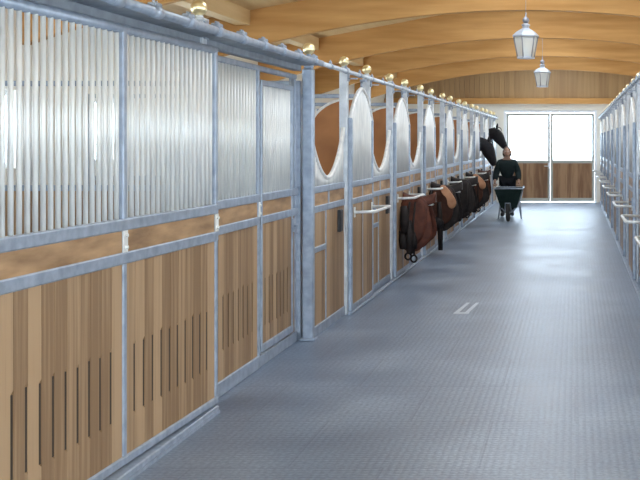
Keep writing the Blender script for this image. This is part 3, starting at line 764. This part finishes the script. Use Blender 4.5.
# ================================================================ PERSON
def person(x, y):
    t0 = Vector((x, y, 0))
    # pose: standing, leaning slightly forward (towards -Y) holding the barrow handles
    J = {'pel': (0, .10, .90), 'wst': (0, .06, 1.02), 'chs': (0, -.02, 1.16), 'nek': (0, -.05, 1.34), 'hd': (0.0, -.09, 1.43)}
    V = []; E = []; R = []; idx = {}
    def v(nm, p, r): idx[nm] = len(V); V.append(p); R.append(r)
    def e(a, b_): E.append((idx[a], idx[b_]))
    v('pel', J['pel'], (.12, .085)); v('wst', J['wst'], (.105, .08)); v('chs', J['chs'], (.16, .11)); v('nek', J['nek'], (.062, .06)); v('hd', J['hd'], (.06, .07))
    e('pel', 'wst'); e('wst', 'chs'); e('chs', 'nek'); e('nek', 'hd')
    for s_, n_ in ((-1, 'l'), (1, 'r')):
        v('sh'+n_, (.175*s_, -.03, 1.215), .058); v('el'+n_, (.25*s_, .0, 1.0), .045); v('wr'+n_, (.27*s_, -.18, .80), .030); v('pa'+n_, (.27*s_, -.235, .755), (.040, .022))
        e('chs', 'sh'+n_); e('sh'+n_, 'el'+n_); e('el'+n_, 'wr'+n_); e('wr'+n_, 'pa'+n_)
        v('hp'+n_, (.095*s_, .10, .84), .10); v('kn'+n_, (.10*s_, .06+.04*s_, .46), .062); v('an'+n_, (.10*s_, .12+.06*s_, .09), .042); v('to'+n_, (.11*s_, -.02+.06*s_, .04), .035)
        e('pel', 'hp'+n_); e('hp'+n_, 'kn'+n_); e('kn'+n_, 'an'+n_); e('an'+n_, 'to'+n_)
    def ex(b):
        b.ell((0, -.10, 1.475), (.075, .092, .112), 18, 14)               # skull
        b.ell((0, -.135, 1.425), (.05, .055, .05), 14, 10)               # jaw
        b.tube([(0, -.182, 1.50), (0, -.205, 1.465), (0, -.185, 1.455)], .01, 8, radii=[.006, .012, .008])
        for s_ in (-1, 1): b.ell((.077*s_, -.09, 1.47), (.012, .022, .032), 10, 8)
        for s_ in (-1, 1):                                                # fingers curled round the grip, thumb on the side
            for q in range(4):
                dx = .020*(q-1.5); l_ = (.9, 1.0, .95, .8)[q]; c = Vector((.27*s_+dx*.95, -.245, .748))
                b.tube([c, c+Vector((0, -.035*l_, -.004)), c+Vector((0, -.045*l_, -.030)), c+Vector((0, -.02, -.045*l_))], .009, 6, radii=[.010, .010, .009, .007])
            c = Vector((.27*s_-.035*s_, -.23, .752)); b.tube([c, c+Vector((-.012*s_, -.025, -.018)), c+Vector((0, -.035, -.040))], .01, 6, radii=[.011, .010, .008])
    t = thing('person', 'person in a dark green jacket standing behind the wheelbarrow and holding its handles', 'person', (x, y, 0))
    skin(V, E, R, 'body', M['skin'], t, 2, ex)
    # clothing
    def cloth(names, edges, grow, name, m, over=None):
        ids = [idx[n_] for n_ in names]; mp = {a: i for i, a in enumerate(ids)}
        rs = []
        for n_ in names:
            r = R[idx[n_]]; r = r if isinstance(r, tuple) else (r, r); g = grow if not over or n_ not in over else over[n_]; rs.append((r[0]+g, r[1]+g))
        return skin([V[i] for i in ids], [(mp[idx[a]], mp[idx[b_]]) for a, b_ in edges], rs, name, m, t, 2)
    V[idx['wrl']] = (-.268, -.15, .825); V[idx['wrr']] = (.268, -.15, .825)
    cloth(['pel', 'hpl', 'hpr', 'wst', 'chs', 'nek', 'shl', 'ell', 'wrl', 'shr', 'elr', 'wrr'], [('pel', 'hpl'), ('pel', 'hpr'), ('pel', 'wst'), ('wst', 'chs'), ('chs', 'nek'), ('chs', 'shl'), ('shl', 'ell'), ('ell', 'wrl'), ('chs', 'shr'), ('shr', 'elr'), ('elr', 'wrr')], .035, 'jacket', M['jacket'], {'nek': .022, 'pel': .105, 'wst': .095, 'hpl': .06, 'hpr': .06})
    cloth(['pel', 'hpl', 'knl', 'anl', 'hpr', 'knr', 'anr'], [('pel', 'hpl'), ('hpl', 'knl'), ('knl', 'anl'), ('pel', 'hpr'), ('hpr', 'knr'), ('knr', 'anr')], .022, 'trousers', M['trousers'], {'pel': .06})
    for n_ in 'lr':
        cloth(['an'+n_, 'to'+n_], [('an'+n_, 'to'+n_)], .014, 'boot', M['boots'])
    hb = MB(); hb.ell((0, -.075, 1.495), (.086, .098, .108), 18, 12)
    hb.v = [(a, max(b_, -.150) if c < 1.52 else b_, c) for a, b_, c in hb.v]
    for s_ in (-1, 1): hb.tube([(.07*s_, -.08, 1.50), (.078*s_, -.05, 1.42), (.06*s_, -.02, 1.36)], .02, 8, radii=[.03, .028, .015])
    hb.build('hair', M['hair'], t)
    for s_ in (-1, 1):
        MB().ell((.030*s_, -.183, 1.488), (.012, .008, .007), 10, 6).build('eye', M['eye_white'], t)
        MB().ell((.030*s_, -.190, 1.488), (.005, .003, .005), 8, 6).build('pupil', M['horse_eye'], t)
    MB().ell((0, -.186, 1.428), (.022, .007, .006), 10, 6).build('mouth', M['lips'], t)
person(-1.54, 26.15)

# ================================================================ WHEELBARROW
def barrow(x, y):
    t = thing('wheelbarrow', 'dark green wheelbarrow with its wheel towards the viewer', 'wheelbarrow', (x, y, 0))
    def ring(w0, y0, y1, z, dz=0): return [(-w0, y0, z+dz), (w0, y0, z+dz), (w0*1.02, y1, z), (-w0*1.02, y1, z)]
    o_ = ring(.30, -.06, .78, .70); i_ = ring(.17, .16, .62, .28); oi = ring(.285, -.045, .765, .70); ii = ring(.158, .172, .608, .295)
    vs = o_+i_+oi+ii; fs = []
    for q in range(4):
        r_ = (q+1) % 4
        fs += [(q+4, r_+4, r_, q), (q+8, r_+8, r_+12, q+12), (q, r_, r_+8, q+8)]
    fs += [(7, 6, 5, 4), (12, 13, 14, 15)]
    MB().add(vs, fs).build('tray', M['barrow'], t)
    MB().tube([o_[0], o_[1], o_[2], o_[3]], .013, 8, closed=True).build('tray_rim', M['steel'], t)
    MB().ell((0, .37, .58), (.22, .30, .09), 18, 10).build('litter_load', M['manure'], t)
    f = MB()
    for s_ in (-1, 1):
        f.tube([(.06*s_, -.02, .2), (.15*s_, .2, .27), (.24*s_, .75, .45), (.27*s_, 1.05, .70), (.27*s_, 1.32, .705)], .016, 8)
    f.tube([(-.075, -.04, .2), (.075, -.04, .2)], .012, 8)
    f.tube([(-.07, -.02, .2), (-.05, -.2, .40), (.05, -.2, .40), (.07, -.02, .2)], .012, 8)
    f.build('frame', M['steel'], t)
    for s_ in (-1, 1):
        MB().tube([(.20*s_, .50, .38), (.25*s_, .62, .02), (.27*s_, .72, .015)], .014, 8).tube([(.22*s_, .80, .44), (.25*s_, .62, .05)], .012, 8).build('leg', M['steel'], t)
        MB().tube([(.27*s_, 1.14, .705), (.27*s_, 1.34, .705)], .021, 10).build('grip', M['rubber'], t)
    pts = [(0, -.04+.15*math.cos(2*PI*i/24), .192+.15*math.sin(2*PI*i/24)) for i in range(24)]
    wh = MB().tube(pts, .042, 10, closed=True).build('wheel', M['rubber'], t)
    rm = MB()
    for s_ in (-1, 1):
        prof = [(.11, 0), (.11, .008), (.03, .02), (.03, .03)]
        b = MB().lathe(prof, n=16); rm.add([(s_*(v_[2]+.005), -.04+v_[0], .192+v_[1]) for v_ in b.v], b.f)
    rm.build('hub', M['steel'], wh)
barrow(-1.43, 24.62)

# ================================================================ FLOOR STRIPES
m_ = MB()  # two pale slanted strips joined at the near end, just above the floor
for dx in (0, .10):
    m_.add([(-1.20+dx, 11.45, .003), (-1.155+dx, 11.45, .003), (-1.11+dx, 12.15, .003), (-1.145+dx, 12.15, .003)], [(0, 1, 2, 3)])
m_.add([(-1.205, 11.36, .003), (-1.05, 11.36, .003), (-1.05, 11.46, .003), (-1.20, 11.46, .003)], [(0, 1, 2, 3)])
tag(m_.build('floor_stripes', M['pale_stripe']), 'small white slanted double stripe on the rubber floor', 'floor marking')
